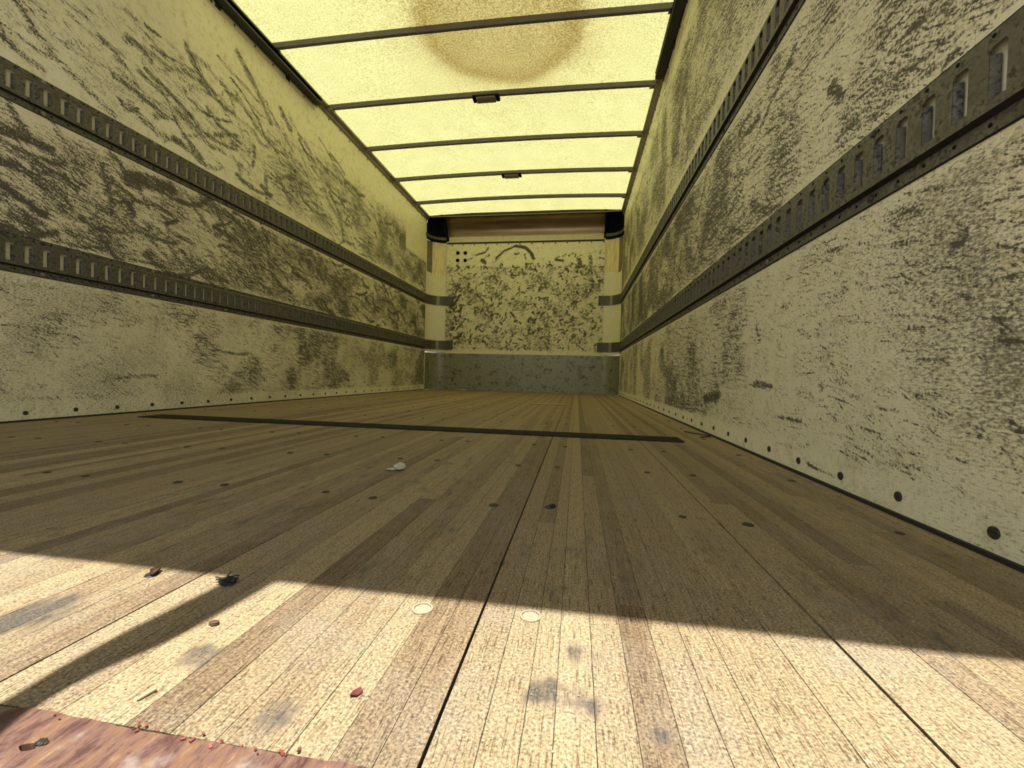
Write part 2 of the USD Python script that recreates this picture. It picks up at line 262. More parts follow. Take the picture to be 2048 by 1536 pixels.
M_sill = mat('rusty_red_sill', {'g': ('geometry', {}), 'mp': ('mapping', {'scale': (120.0, 34.0, 1.0)}), 'n1': ('noise_texture', {'scale': 1.0, 'detail': 7.0, 'roughness': 0.78}),
    'r1': ('rgb_ramp', {'ramp': [(0.30, (0.045, 0.019, 0.017)), (0.43, (0.115, 0.054, 0.043)), (0.51, (0.19, 0.106, 0.080)), (0.58, (0.23, 0.12, 0.06)), (0.68, (0.34, 0.265, 0.20))]}),
    'n2': ('noise_texture', {'scale': 13.0, 'detail': 5.0, 'roughness': 0.65}), 'm2': ('map_range', {'range_type': 'smoothstep', 'from_min': 0.58, 'from_max': 0.72, 'to_max': 0.6, 'clamp': True}),
    'c2': ('mix_color', {'b': (0.50, 0.44, 0.38)}), 'b': ('bump', {'strength': 0.4, 'distance': 0.001}), 'p': ('principled_bsdf', {'roughness': 0.5, 'metallic': 0.1})},
    [('g.position', 'mp.vector'), ('mp.vector', 'n1.vector'), ('n1.fac', 'r1.fac'), ('g.position', 'n2.vector'), ('n2.fac', 'm2.value'), ('r1.color', 'c2.a'), ('m2.result', 'c2.fac'),
     ('c2.result', 'p.base_color'), ('n1.fac', 'b.height'), ('b.normal', 'p.normal')], 'p.BSDF')

# ------------------------------------------------------------------ the box: dimensions in metres, y runs from the rear door to the front
XW, YF, RAD, ZT = 1.22, 5.424, 0.20, 2.20        # half width, front wall, corner radius, wall top
YC = YF - RAD                                     # where the side walls end and the corners start
def rise(x, y): return np.interp(y, [0, 2.0, 5.3], [0.004, 0.008, 0.030]) * (1 - (np.asarray(x) / XW) ** 2)

# scuff maps ---------------------------------------------------------------------------------------------------------------
def add_stroke(U, V, acc, pts, w, a):
    """soft smear along the polyline pts (u, v) on the grid axes U, V"""
    p = np.asarray(pts, float); lo, hi = p.min(0) - 2.2 * w, p.max(0) + 2.2 * w
    i0, i1, j0, j1 = np.searchsorted(U, lo[0]), np.searchsorted(U, hi[0]), np.searchsorted(V, lo[1]), np.searchsorted(V, hi[1])
    if i1 <= i0 or j1 <= j0: return
    uu, vv = np.meshgrid(U[i0:i1], V[j0:j1], indexing='ij'); d = np.full(uu.shape, 9.0)
    for q0, q1 in zip(p[:-1], p[1:]):
        e = q1 - q0; t = np.clip(((uu - q0[0]) * e[0] + (vv - q0[1]) * e[1]) / max(e @ e, 1e-9), 0, 1)
        d = np.minimum(d, np.hypot(uu - q0[0] - t * e[0], vv - q0[1] - t * e[1]))
    acc[i0:i1, j0:j1] = np.maximum(acc[i0:i1, j0:j1], a * np.exp(-(d / (0.72 * w)) ** 3))
def random_strokes(U, V, acc, n, region, ang, spread, length, width, amp, r, bend=0.4):
    (u0, u1), (v0, v1) = region
    for _ in range(n):
        c = np.array([r.uniform(u0, u1), r.uniform(v0, v1)]); t = ang + r.normal(0, spread); L = r.uniform(*length); b = r.normal(0, bend)
        d = np.array([math.cos(t), math.sin(t)]); q = np.array([-d[1], d[0]])
        add_stroke(U, V, acc, [c + d * L * s + q * L * b * (s * s - 0.08) for s in (-0.5, -0.17, 0.17, 0.5)], r.uniform(*width), r.uniform(*amp))
MARKS_LEFT = [(((1.582,1.017),(1.663,1.038),(1.777,1.049)),0.074,1),
 (((1.534,0.892),(1.619,0.933),(1.719,0.95),(1.787,0.932)),0.017,1),
 (((1.392,0.864),(1.457,0.803),(1.509,0.73)),0.029,0.8),
 (((1.817,1.436),(1.921,1.43)),0.062,0.8),
 (((1.559,1.372),(1.652,1.403)),0.078,0.6),
 (((1.65,1.72),(1.713,1.724)),0.019,0.9),
 (((1.169,1.3),(1.21,1.283)),0.014,1),
 (((1.226,1.452),(1.288,1.439)),0.049,0.6),
 (((1.209,0.717),(1.27,0.703)),0.065,0.9),
 (((1.955,1.065),(2.108,1.052)),0.069,0.9),
 (((2.031,0.923),(2.064,0.929)),0.034,0.9),
 (((1.519,1.269),(1.602,1.261)),0.063,0.5),
 (((1.745,0.837),(1.815,0.81)),0.038,0.8),
 (((1.255,0.9),(1.29,0.901)),0.028,0.9),
 (((1.26,1.002),(1.305,1.008)),0.028,0.6),
 (((1.364,0.716),(1.458,0.7)),0.068,0.6),
 (((2.053,1.741),(2.077,1.666)),0.012,0.8),
 (((1.573,1.331),(1.609,1.287)),0.05,0.5),
 (((2.617,1.874),(2.67,1.837)),0.085,0.6),
 (((1.364,0.719),(1.458,0.716)),0.057,0.8),
 (((1.681,0.71),(1.755,0.666)),0.073,0.9),
 (((1.97,0.719),(2.102,0.686)),0.08,0.9),
 (((2.302,0.741),(2.223,0.713)),0.069,0.8),
 (((1.169,0.336),(1.296,0.343)),0.016,0.7),
 (((1.499,0.146),(1.595,0.161),(1.718,0.163)),0.016,0.8),
 (((2.006,0.33),(2.084,0.298),(2.192,0.29),(2.289,0.3)),0.019,0.8),
 (((1.952,0.485),(2.016,0.413)),0.026,0.4),
 (((1.196,0.293),(1.252,0.273)),0.064,0.5),
 (((1.205,0.246),(1.237,0.224)),0.053,0.4),
 (((1.759,0.23),(1.794,0.19)),0.061,0.5),
 (((2.637,0.157),(2.673,0.11)),0.046,0.9),
 (((1.238,0.084),(1.35,0.077)),0.011,0.5),
 (((1.313,0.055),(1.443,0.05)),0.011,0.4),
 (((1.262,0.157),(1.378,0.134)),0.055,0.4),
 (((1.496,0.756),(1.509,0.725)),0.029,0.9),
 (((2.412,0.935),(2.603,0.945)),0.061,0.7),
 (((2.889,0.672),(3.04,0.67)),0.084,0.7)]
MARKS_RIGHT = [(((0.983,0.82),(0.946,0.778)),0.031,1),
 (((1.345,0.938),(1.301,0.95),(1.218,0.932)),0.022,0.4),
 (((0.703,0.661),(0.683,0.666),(0.67,0.665)),0.013,0.9),
 (((0.669,0.687),(0.659,0.695)),0.013,0.7),
 (((1.195,0.991),(1.136,1.007),(1.082,1.006)),0.01,0.8),
 (((1.109,0.86),(1.084,0.825)),0.031,0.5),
 (((1.062,0.922),(1.048,0.919)),0.038,0.4),
 (((0.747,0.746),(0.739,0.762)),0.019,0.5),
 (((1.315,0.853),(1.266,0.782)),0.055,0.4),
 (((1.551,0.785),(1.37,0.665)),0.056,0.6),
 (((0.669,0.396),(0.657,0.406)),0.02,1),
 (((2.425,1.604),(1.961,1.621),(1.883,1.659)),0.008,0.7),
 (((0.6,0.284),(0.59,0.261)),0.022,0.9),
 (((0.715,0.333),(0.71,0.305)),0.008,0.8),
 (((0.749,0.3),(0.747,0.284)),0.008,0.7),
 (((0.719,0.286),(0.716,0.268)),0.008,0.8),
 (((1.319,0.373),(1.292,0.322)),0.019,0.8),
 (((1.462,0.347),(1.434,0.35)),0.035,0.5),
 (((1.062,0.322),(1.048,0.336)),0.016,0.7),
 (((1.789,0.133),(1.626,0.154)),0.039,1),
 (((2.116,0.125),(1.79,0.14)),0.007,0.8),
 (((1.316,0.201),(1.206,0.194)),0.018,0.9),
 (((1.201,0.123),(1.135,0.12)),0.006,0.8),
 (((1.109,0.12),(1.054,0.12)),0.016,0.9),
 (((0.874,0.157),(0.793,0.152)),0.022,0.6),
 (((0.684,0.161),(0.668,0.161)),0.01,0.7),
 (((1.018,0.03),(0.917,0.023)),0.013,0.8),
 (((1.166,0.052),(1.112,0.05),(1.049,0.06),(0.982,0.084)),0.009,0.7),
 (((0.669,0.197),(0.646,0.191),(0.61,0.19)),0.005,0.6),
 (((0.616,0.18),(0.58,0.185)),0.004,0.7),
 (((0.573,0.157),(0.567,0.154)),0.014,1),
 (((0.62,0.154),(0.617,0.151)),0.011,0.9),
 (((0.586,0.17),(0.582,0.168)),0.009,0.9),
 (((0.977,0.203),(0.974,0.192)),0.013,0.9),
 (((0.59,0.13),(0.566,0.125)),0.021,0.7),
 (((1.089,0.388),(1.009,0.379)),0.013,0.6),
 (((1.042,0.445),(1.0,0.439)),0.032,0.5),
 (((0.839,0.072),(0.813,0.068)),0.007,0.7)]

def field(U, V, s, seed): 
    uu, vv = np.meshgrid(U, V, indexing='ij'); return meshkit.fbm(np.stack([uu * s, vv * s, 0 * uu + seed], -1), 4, seed)
def wall_map(side, U, V):
    r = np.random.default_rng(11 if side < 0 else 23)
    R, G, B = (np.zeros((len(U), len(V))) for _ in range(3))
    uu, vv = np.meshgrid(U, V, indexing='ij'); big = field(U, V, 1.3, 3 if side < 0 else 5)
    band = lambda a, b, s=0.05: smoothstep(a - s, a + s, vv) * (1 - smoothstep(b - s, b + s, vv))
    mid, low, top = band(0.64, 1.10), band(-1, 0.53), band(1.23, 1.95, 0.12)
    fine = field(U, V, 6.0, 14 if side < 0 else 19); patch = smoothstep(0.40, 0.62, big) * 0.18 + smoothstep(0.30, 0.70, fine) * 0.34 + 0.16
    if side < 0:
        topclean = 1 - 0.92 * smoothstep(1.58, 1.98, vv - 0.06 * (uu - 2) + 0.25 * (big - 0.5))
        dens = mid * (0.49 + 0.12 * smoothstep(0.8, 2.2, uu)) + top * (0.36 + 0.24 * smoothstep(1.4, 3.4, uu)) * topclean + low * (0.45 + 0.10 * smoothstep(1.0, 3.0, uu))
        R += dens * (0.55 + 1.1 * patch) + 0.12
        random_strokes(U, V, R, 520, ((0.6, YC), (0.66, 1.08)), -0.22, 0.40, (0.05, 0.26), (0.010, 0.035), (0.55, 1.0), r)
        random_strokes(U, V, R, 420, ((0.9, YC), (1.25, 1.78)), -0.20, 0.35, (0.05, 0.28), (0.010, 0.040), (0.45, 0.90), r)
        random_strokes(U, V, R, 130, ((2.2, YC), (1.28, 1.88)), -0.45, 0.5, (0.10, 0.36), (0.015, 0.05), (0.45, 0.9), r)
        random_strokes(U, V, R, 40, ((0.9, 4.4), (1.7, 2.08)), -0.35, 0.3, (0.10, 0.40), (0.006, 0.014), (0.30, 0.5), r)
        random_strokes(U, V, R, 150, ((0.9, YC), (0.08, 0.50)), 0.0, 0.25, (0.10, 0.45), (0.012, 0.04), (0.30, 0.62), r)
        clean = smoothstep(4.55, 4.60, uu) * smoothstep(1.60, 1.66, vv)
        R *= 1 - 0.85 * clean; R *= 1 - 0.8 * smoothstep(0.075, 0.04, vv)
        G += low * (0.34 + 0.26 * smoothstep(0.45, 0.7, field(U, V, 3.2, 9))) + mid * 0.25 + 0.12 * top + 0.06
        B += 0.45 * low + 0.70 * mid + 0.5 * top * smoothstep(0.35, 0.7, big) + 0.12
        for p, w, a in MARKS_LEFT: add_stroke(U, V, R, p, w, 0.98 * a)
    else:
        dens = mid * (0.46 + 0.20 * smoothstep(1.0, 2.6, uu)) + top * (0.44 + 0.18 * smoothstep(1.2, 3.2, uu)) + low * (0.40 + 0.16 * smoothstep(0.9, 2.6, uu)) + 0.16 * band(1.9, 2.2)
        R += dens * (0.60 + 1.1 * patch) + 0.12
        random_strokes(U, V, R, 420, ((1.2, YC), (0.66, 1.08)), 0.30, 0.45, (0.05, 0.24), (0.010, 0.035), (0.45, 0.92), r)
        random_strokes(U, V, R, 120, ((0.5, 1.6), (0.70, 1.6)), 0.15, 0.35, (0.08, 0.30), (0.010, 0.03), (0.30, 0.55), r)
        random_strokes(U, V, R, 420, ((1.2, YC), (1.25, 2.1)), 0.10, 0.28, (0.08, 0.36), (0.008, 0.028), (0.42, 0.85), r)
        random_strokes(U, V, R, 200, ((1.2, YC), (0.08, 0.50)), 0.6, 0.6, (0.05, 0.20), (0.012, 0.035), (0.30, 0.68), r)
        random_strokes(U, V, R, 60, ((0.5, 2.0), (0.08, 0.30)), 0.05, 0.2, (0.06, 0.3), (0.008, 0.02), (0.30, 0.6), r)
        R *= 1 - 0.8 * smoothstep(0.075, 0.04, vv)
        near = 1 - smoothstep(0.50, 0.95, uu)
        G += 0.14 + low * (0.16 + 0.16 * smoothstep(0.42, 0.68, field(U, V, 2.6, 9)) + 0.37 * near * smoothstep(0.05, 0.24, vv) * (0.45 + 0.9 * smoothstep(0.35, 0.65, field(U, V, 7, 2)))) + mid * 0.2 + top * 0.10
        B += 0.30 * low + 0.55 * mid + 0.50 * top + 0.10
        for p, w, a in MARKS_RIGHT: add_stroke(U, V, R, p, w, 0.98 * a)
    clean = np.maximum(band(0.535, 0.64, 0.012), band(1.115, 1.22, 0.012))       # behind the rails the liner is untouched
    return np.stack([R * (1 - clean), G * (1 - clean), B * (1 - 0.6 * clean)], -1)
def grid_wall(U, V, fix, axis, flip):
    """a sheet on the axes U (y or x) and V (z), with a 6 mm thickness so that its edges show"""
    nu, nv = len(U), len(V); uu, vv = np.meshgrid(U, V, indexing='ij')
    P = np.stack([0 * uu + fix, uu, vv] if axis == 'x' else [uu, 0 * uu + fix, vv], -1).reshape(-1, 3)
    i, j = np.meshgrid(np.arange(nu - 1), np.arange(nv - 1), indexing='ij'); a = (i * nv + j).ravel()
    q = np.stack([a, a + nv, a + nv + 1, a + 1], 1)
    if flip: q = q[:, ::-1]
    return P, np.vstack([q[:, [0, 1, 2]], q[:, [0, 2, 3]]])
def graded(a, b, s0, s1, reach):
    out = [a]
    while out[-1] < b: out.append(out[-1] + s0 + (s1 - s0) * min(1, (out[-1] - a) / reach))
    out = np.array(out); return a + (out - a) * (b - a) / (out[-1] - a)

# side walls
for side, nm, m, wd in ((-1, 'wall_left', M_left, 'left'), (1, 'wall_right', M_right, 'right')):
    U, V = graded(-0.02, YC, 0.0075, 0.014, 2.5), np.linspace(0.006, ZT - 0.03, 230)
    P, F = grid_wall(U, V, side * XW, 'x', side > 0)
    sc = wall_map(side, U, V).reshape(-1, 3)
    w = UsdGeom.Xform.Define(stage, f'/World/{nm}').GetPrim()
    tag(w, f'cream fibreglass liner of the {wd} side wall covered in dark scuff marks', 'wall', kind='structure')
    part('liner_sheet', (P, F), m, w, prim_vars={'scuff': sc})
    # backing of the liner and the outer skin: the sheet stands proud of the floor edge by a dark gap
    x0, x1 = sorted((side * (XW + 0.001), side * (XW + 0.045)))
    part('outer_skin', bx(x0, x1, -0.02, YC, -0.05, ZT + 0.03), M_skin, w)
    part('edge_gap', bx(*sorted((side * (XW - 0.006), side * (XW + 0.0005))), 0.0, YC, 0.0, 0.006), M_gap, w)
    # bolts along the foot of the wall, every 6 inches
    k = 0
    ys = [(1.239 if side < 0 else 0.596) + 0.1525 * i for i in range(-4, 40)]
    for y in ys:
        if 0.25 < y < YC - 0.05:
            c = (side * XW, y + rng.normal(0, 0.002), 0.031 + rng.normal(0, 0.0008))
            b = cyl(c, (-side, 0, 0), 0.0078, 0.0035, 18, dome=0.7)
            part('bolt', b, M_bolt, w, smooth=40)

# front wall: scuffed panel, holes, rivets
fw = UsdGeom.Xform.Define(stage, '/World/wall_front').GetPrim()
tag(fw, 'front wall panel covered in short dark scuffs with four round holes at upper left', 'wall', kind='structure')
U, V = np.linspace(-1.012, 1.04, 260), np.linspace(0.480, 1.908, 190)
P, F = grid_wall(U, V, YF, 'y', False)
uu, vv = np.meshgrid(U, V, indexing='ij'); r = np.random.default_rng(31)
R = (1 - 0.85 * smoothstep(1.55, 1.80, vv + 0.12 * (field(U, V, 3, 4) - 0.5))) * (0.46 + 0.24 * smoothstep(0.36, 0.64, field(U, V, 9.0, 8)))
R *= smoothstep(0.47, 0.56, vv)
random_strokes(U, V, R, 900, ((-0.98, 1.0), (0.54, 1.62)), 0.7, 0.9, (0.010, 0.06), (0.010, 0.028), (0.62, 1.0), r)
random_strokes(U, V, R, 60, ((-0.9, 1.0), (1.55, 1.80)), 0.3, 0.9, (0.02, 0.09), (0.012, 0.030), (0.5, 0.9), r)
random_strokes(U, V, R, 40, ((-0.98, -0.80), (0.55, 1.35)), 0.9, 0.8, (0.02, 0.08), (0.02, 0.04), (0.7, 1.1), r)
for p, w, a in ((((-0.36, 1.71), (-0.26, 1.80), (-0.12, 1.86)), 0.022, 1.1), (((-0.10, 1.865), (0.02, 1.845), (0.10, 1.77), (0.13, 1.70)), 0.035, 1.15), (((-0.62, 1.76), (-0.50, 1.79), (-0.46, 1.85)), 0.025, 0.9), (((-0.54, 1.69), (-0.50, 1.66)), 0.05, 1.0), (((0.42, 1.68), (0.50, 1.67)), 0.03, 1.0), (((0.84, 1.72), (0.86, 1.55), (0.87, 1.3)), 0.05, 0.8), (((0.70, 1.68), (0.72, 1.62)), 0.06, 0.9)):
    add_stroke(U, V, R, p, w, a)
sc = np.stack([R, 0.15 + 0 * R, 0.35 + 0.4 * (vv < 1.6)], -1).reshape(-1, 3)
part('panel_sheet', (P, F), M_front, fw, prim_vars={'scuff': sc})
part('panel_backing', bx(-XW - 0.04, XW + 0.04, YF + 0.001, YF + 0.04, -0.05, ZT + 0.06), M_skin, fw)
for x, z in ((-0.865, 1.79), (-0.764, 1.788), (-0.866, 1.694), (-0.764, 1.692)):
    ring = trimesh.creation.annulus(0.0235, 0.030, 0.003, sections=28); ring.apply_transform(trimesh.transformations.rotation_matrix(math.pi / 2, (1, 0, 0))); ring.apply_translation((x, YF - 0.0015, z))
    part('hole_rim', ring, M_cover, fw, label='pale rim around a round hole')
    part('round_hole', cyl((x, YF - 0.0012, z), (0, -1, 0), 0.0237, 0.0007, 28), M_black, fw, label='black round hole in the front wall')
for i in range(14): part('rivet', cyl((-0.945 + 0.1495 * i, YF, 1.893), (0, -1, 0), 0.0085, 0.004, 12, 0.7), M_bolt, fw, smooth=40)
for i in range(8):
    part('rivet', cyl((-0.972, YF, 0.62 + 0.152 * i), (0, -1, 0), 0.0065, 0.003, 10, 0.7), M_bolt, fw, smooth=40)
    part('rivet', cyl((1.008, YF, 0.62 + 0.152 * i), (0, -1, 0), 0.0065, 0.003, 10, 0.7), M_bolt, fw, smooth=40)

# floor: nine boards of laminated oak strips
fl = UsdGeom.Xform.Define(stage, '/World/floor').GetPrim()
tag(fl, 'worn oak plank floor with dark stains running to the front wall', 'floor', kind='structure')
EDGE = [-1.2195, -1.0815, -0.7950, -0.5080, -0.2210, 0.0660, 0.3530, 0.6400, 0.9260, 1.2150]
YS = 0.205
STAINS = [(0.547,0.227,0.012),(0.460,0.261,0.015),(0.450,0.268,0.010),(0.704,0.279,0.012),(0.730,0.267,0.010),(0.722,0.272,0.010),(0.279,0.280,0.036),(0.772,0.253,0.008),(0.720,0.323,0.013),(0.305,0.546,0.038),(0.503,0.425,0.018),(0.655,0.497,0.022),(0.771,0.446,0.032),(0.882,0.546,0.032),(1.019,0.414,0.036),(0.962,0.464,0.030),(0.276,0.498,0.024),(0.155,0.584,0.039),(0.543,0.539,0.025),(0.697,0.400,0.016),(0.692,0.273,0.008),(0.470,0.443,0.019)]
def floor_stain(x, y):
    s = 0.34 * smoothstep(0.42, 0.66, meshkit.fbm(np.stack([x * 7, y * 2.2, 0 * x + 3], -1), 4, 5)) * smoothstep(0.2, 0.45, y) * (1 - 0.45 * smoothstep(0.9, 1.8, y))
    for a, b, w in STAINS: s = np.maximum(s, (0.72 if b < 0.33 else 0.46) * np.exp(-(((x - a) / w) ** 2 + ((y - b) / ((1.3 if b < 0.33 else 2.6) * w)) ** 2) * 0.8))
    return s
r = np.random.default_rng(77); nstrip = 0
KNOWN = {0.640: 0.6357, 0.6667: 0.634, 0.693: 0.6035}
for bi, (a, b) in enumerate(zip(EDGE[:-1], EDGE[1:])):
    gap = 0.0009 if bi > 5 else 0.0006
    board = part('board', bx(a + gap, b - gap, YS + 0.002, YF - 0.002, -0.034, -0.006), M_board, fl)
    n = max(2, round((b - a) / 0.0235)); wid = r.uniform(0.75, 1.25, n); e = a + gap + np.concatenate([[0], np.cumsum(wid)]) / wid.sum() * (b - a - 2 * gap)
    if bi == 7: e[1:4] = (0.668, 0.6905, 0.7085); e[4:] = np.linspace(0.7085, b - gap, len(e) - 3)[1:]
    tone = r.uniform(0.3, 0.75)
    for si, (x0, x1) in enumerate(zip(e[:-1], e[1:])):
        cuts = [YS]
        y = YS + r.uniform(0.15, 1.3)
        if bi == 7 and si < 3: y = (0.6357, 0.60, 0.605)[si]
        cuts.append(y); y += r.uniform(0.9, 1.6)
        if nstrip < 290 and r.random() < 0.55 and y < 3.2: cuts.append(y)
        cuts.append(YF - 0.002)
        for y0, y1 in zip(cuts[:-1], cuts[1:]):
            if r.random() < 0.6: tone = r.uniform(0.22, 0.40) if r.random() < 0.24 else float(np.clip(r.normal(0.64, 0.14), 0.3, 0.95))
            g = 0.00020
            nx = 4; xs = np.linspace(x0 + g, x1 - g, nx)
            ys = graded(y0 + g, y1 - g, 0.010 + 0.03 * max(0, y0 - 0.3), 0.12, 2.5)
            dz = r.uniform(-0.0002, 0.0002)
            X, Y = np.meshgrid(xs, ys, indexing='ij'); ny = len(ys)
            top = np.stack([X, Y, 0 * X + dz], -1).reshape(-1, 3)
            i, j = np.meshgrid(np.arange(nx - 1), np.arange(ny - 1), indexing='ij'); q = (i * ny + j).ravel()
            fq = np.stack([q, q + ny, q + ny + 1, q + 1], 1); ft = np.vstack([fq[:, [0, 1, 2]], fq[:, [0, 2, 3]]])
            c = np.array([(xs[0], ys[0]), (xs[-1], ys[0]), (xs[-1], ys[-1]), (xs[0], ys[-1])])
            sv = np.vstack([np.c_[c, np.full(4, dz)], np.c_[c, np.full(4, -0.006)]]); k = len(top)
            fs = [(k + i0, k + 4 + i0, k + 4 + (i0 + 1) % 4) for i0 in range(4)] + [(k + i0, k + 4 + (i0 + 1) % 4, k + (i0 + 1) % 4) for i0 in range(4)]
            vv_ = np.vstack([top, sv]); st = floor_stain(vv_[:, 0], vv_[:, 1])
            pv = np.stack([np.full(len(vv_), tone), np.full(len(vv_), r.uniform(0, 9)), st], 1)
            part('strip', (vv_, np.vstack([ft, np.array(fs)])), M_wood, board, prim_vars={'tone': pv}); nstrip += 1
# countersunk screws: two to a board on every cross member
M_plug = plain('pale_wood_filler', (0.46, 0.36, 0.235), 0.8, 0, 0.35, 300)
ns = 0
for row in range(17):
    y = 0.36 + 0.305 * row
    for e in EDGE[1:]:
        for dx in (-0.049, 0.040):
            x = e + dx
            if not -1.2 < x < 1.2 or abs(x - 0.391) < 0.005 and row == 0: continue
            x += r.normal(0, 0.003); yy = y + r.normal(0, 0.004); rad = r.uniform(0.0052, 0.0068)
            if row == 0 and x > 0.8: continue
            if row == 0 and x > 0.5:
                ring = trimesh.creation.annulus(0.0075, 0.0092, 0.0012, sections=20); ring.apply_translation((x, yy, 0.0006))
                part('screw_plug', [cyl((x, yy, 0), (0, 0, 1), 0.0070, 0.0007, 18), ring], M_plug, fl, label='pale filled screw hole'); continue
            lip = trimesh.creation.revolve(np.array([(rad * 0.78, 0.0004), (rad, 0.0011), (rad * 1.12, 0.0006), (rad * 1.2, -0.0002), (rad * 0.7, -0.0002)]), sections=16)
            lip.apply_translation((x, yy, 0.0))
            part('screw', [cyl((x, yy, -0.001), (0, 0, 1), rad * 0.8, 0.0015, 12), lip], M_screw, fl); ns += 1

# roof: one arched translucent sheet
xs, ys = np.linspace(-XW - 0.03, XW + 0.03, 25), np.linspace(-0.06, YF - 0.10, 40)
X, Y = np.meshgrid(xs, ys, indexing='ij'); Pz = np.stack([X, Y, ZT + 0.004 + np.where(abs(X) < XW, rise(X, Y), 0)], -1).reshape(-1, 3)
i, j = np.meshgrid(np.arange(24), np.arange(39), indexing='ij'); q = (i * 40 + j).ravel(); fq = np.stack([q, q + 1, q + 41, q + 40], 1)
ce = UsdGeom.Xform.Define(stage, '/World/ceiling').GetPrim()
tag(ce, 'translucent yellow fibreglass roof sheet with a round brown water stain', 'roof', kind='structure')
part('roof_sheet', (Pz, np.vstack([fq[:, [0, 1, 2]], fq[:, [0, 2, 3]]])), M_roof, ce, smooth=True)

# ------------------------------------------------------------------ roof bows, rails, lamps
BOWS = [1.80, 2.40, 3.00, 3.592, 4.19, 4.78]
ORD = ['bow hidden over the open door', 'nearest roof bow, crossing the round brown stain', 'second roof bow, carrying the nearer dome lamp', 'third roof bow, between the two dome lamps', 'fourth roof bow, carrying the farther dome lamp', 'fifth and farthest roof bow, just before the front cap']
for y, lb in zip(BOWS[1:], ORD[1:]):
    t = thing('roof_bow', 'grey steel ' + lb, 'roof bow', (0, y, ZT), group='roof bows')
    xs = np.linspace(-XW + 0.03, XW - 0.03, 25); h, w = 0.030, 0.022
    v, f = [], []
    prof = [(-w / 2, 0.003), (-w / 2, -h + 0.003), (-w / 2 + 0.003, -h), (w / 2 - 0.003, -h), (w / 2, -h + 0.003), (w / 2, 0.003)]
    for x in xs:
        for (a, b) in prof: v.append((x, y + a, ZT + float(rise(x, y)) + b))
    k = len(prof)
    for i in range(len(xs) - 1):
        for j in range(k): f.append((i * k + j, i * k + (j + 1) % k, (i + 1) * k + (j + 1) % k, (i + 1) * k + j))
    m = trimesh.Trimesh(*meshkit.arrays((np.array(v), np.array(f)))[:2], process=False); m.fix_normals()
    part('bow_tube', m, M_bow, t)
    for s in (-1, 1):
        part('end_bracket', bevel_box(*sorted((s * (XW - 0.075), s * (XW - 0.028))), y - 0.022, y + 0.022, ZT - 0.033, ZT - 0.029, 0.0015), M_rail, t)
        part('bracket_screw', cyl((s * (XW - 0.052), y, ZT - 0.033), (0, 0, -1), 0.006, 0.003, 10, 0.6), M_bolt, t, smooth=40)
for y, lb in ((3.0, 'nearer rectangular dome lamp mounted under the second roof bow'), (4.19, 'farther rectangular dome lamp mounted under the fourth roof bow')):
    z = ZT + float(rise(0, y)) - 0.030; t = thing('dome_lamp', lb, 'lamp', (0.024, y, z), group='dome lamps')
    part('lamp_base', bevel_box(-0.072, 0.120, y - 0.034, y + 0.034, z - 0.010, z, 0.003), M_dtrack, t)
    part('lamp_lens', bevel_box(-0.048, 0.096, y - 0.030, y + 0.030, z - 0.030, z - 0.010, 0.006), M_lens, t, label='smoky lamp lens')
    for x0, x1 in ((-0.072, -0.049), (0.097, 0.120)): part('lamp_end_cap', bevel_box(x0, x1, y - 0.031, y + 0.031, z - 0.022, z - 0.010, 0.004), M_black, t)
for s, wd in ((-1, 'left'), (1, 'right')):
    t = thing('roof_rail', f'aluminium top rail between the roof and the {wd} side wall', 'rail', (s * XW, 0, ZT - 0.05))
    inn, zb = XW - 0.036, ZT - 0.048
    prof = [(0.0, ZT + 0.02), (0.036, ZT + 0.012), (0.036, ZT - 0.010), (0.030, ZT - 0.014), (0.014, ZT - 0.030), (0.012, ZT - 0.040), (0.010, zb), (0.0, zb)]
    part('rail_profile', sweep([(a, b) for a, b in prof], [(s * XW, -0.02, -s, 0), (s * XW, YC + 0.03, -s, 0)]), M_rail, t)
    part('rail_bead', bx(*sorted((s * (XW - 0.0125), s * (XW - 0.016))), 0, YC + 0.02, zb + 0.006, zb + 0.010), M_zinc, t, label='bright bead along the rail')
    for i in range(36):
        y = 1.68 + 0.1524 * (i - 3)
        if y < YC - 0.03: part('rail_rivet', cyl((s * (XW - (0.004 if y < 2.86 else 0.0)), y, zb - 0.040 if y < 2.86 else zb - 0.016), (-s, 0, 0), 0.0062, 0.004, 10, 0.7), M_bolt, t, smooth=40)
    d = thing('door_track', f'black roll-up door track under the {wd} roof rail', 'door track', (s * (XW - 0.03), 0.1, ZT - 0.07))
    y1 = 2.87; xa = XW - 0.012
    zt_, zb_ = ZT - 0.030, ZT - 0.074
    part('track_channel', sweep([(0.008, zb_), (0.062, zb_), (0.062, zb_ + 0.006), (0.016, zb_ + 0.006), (0.016, zt_ - 0.006), (0.062, zt_ - 0.006), (0.062, zt_), (0.008, zt_)], [(s * XW, 0.10, -s, 0), (s * XW, y1, -s, 0)]), M_dtrack, d)
    part('track_lip', bx(*sorted((s * (XW - 0.059), s * (XW - 0.0635))), 0.10, y1 - 0.01, zb_ + 0.005, zb_ + 0.012), M_bow, d, label='worn bright lower lip')
    part('fixing_flange', bx(*sorted((s * XW, s * (XW - 0.004))), 0.10, y1, zb_ - 0.030, zb_), M_batten, d, label='cream flange screwed to the wall under the track')
    part('end_stop', bevel_box(*sorted((s * (XW - 0.018), s * (XW - 0.05))), y1 - 0.006, y1 + 0.004, zb_ + 0.004, zt_ - 0.003, 0.001), M_bow, d)
    for i in range(5): part('track_hanger', bevel_box(*sorted((s * (XW - 0.002), s * (XW - 0.012))), 0.36 + 0.55 * i, 0.39 + 0.55 * i, zb_ - 0.018, zt_, 0.001), M_dtrack, d)

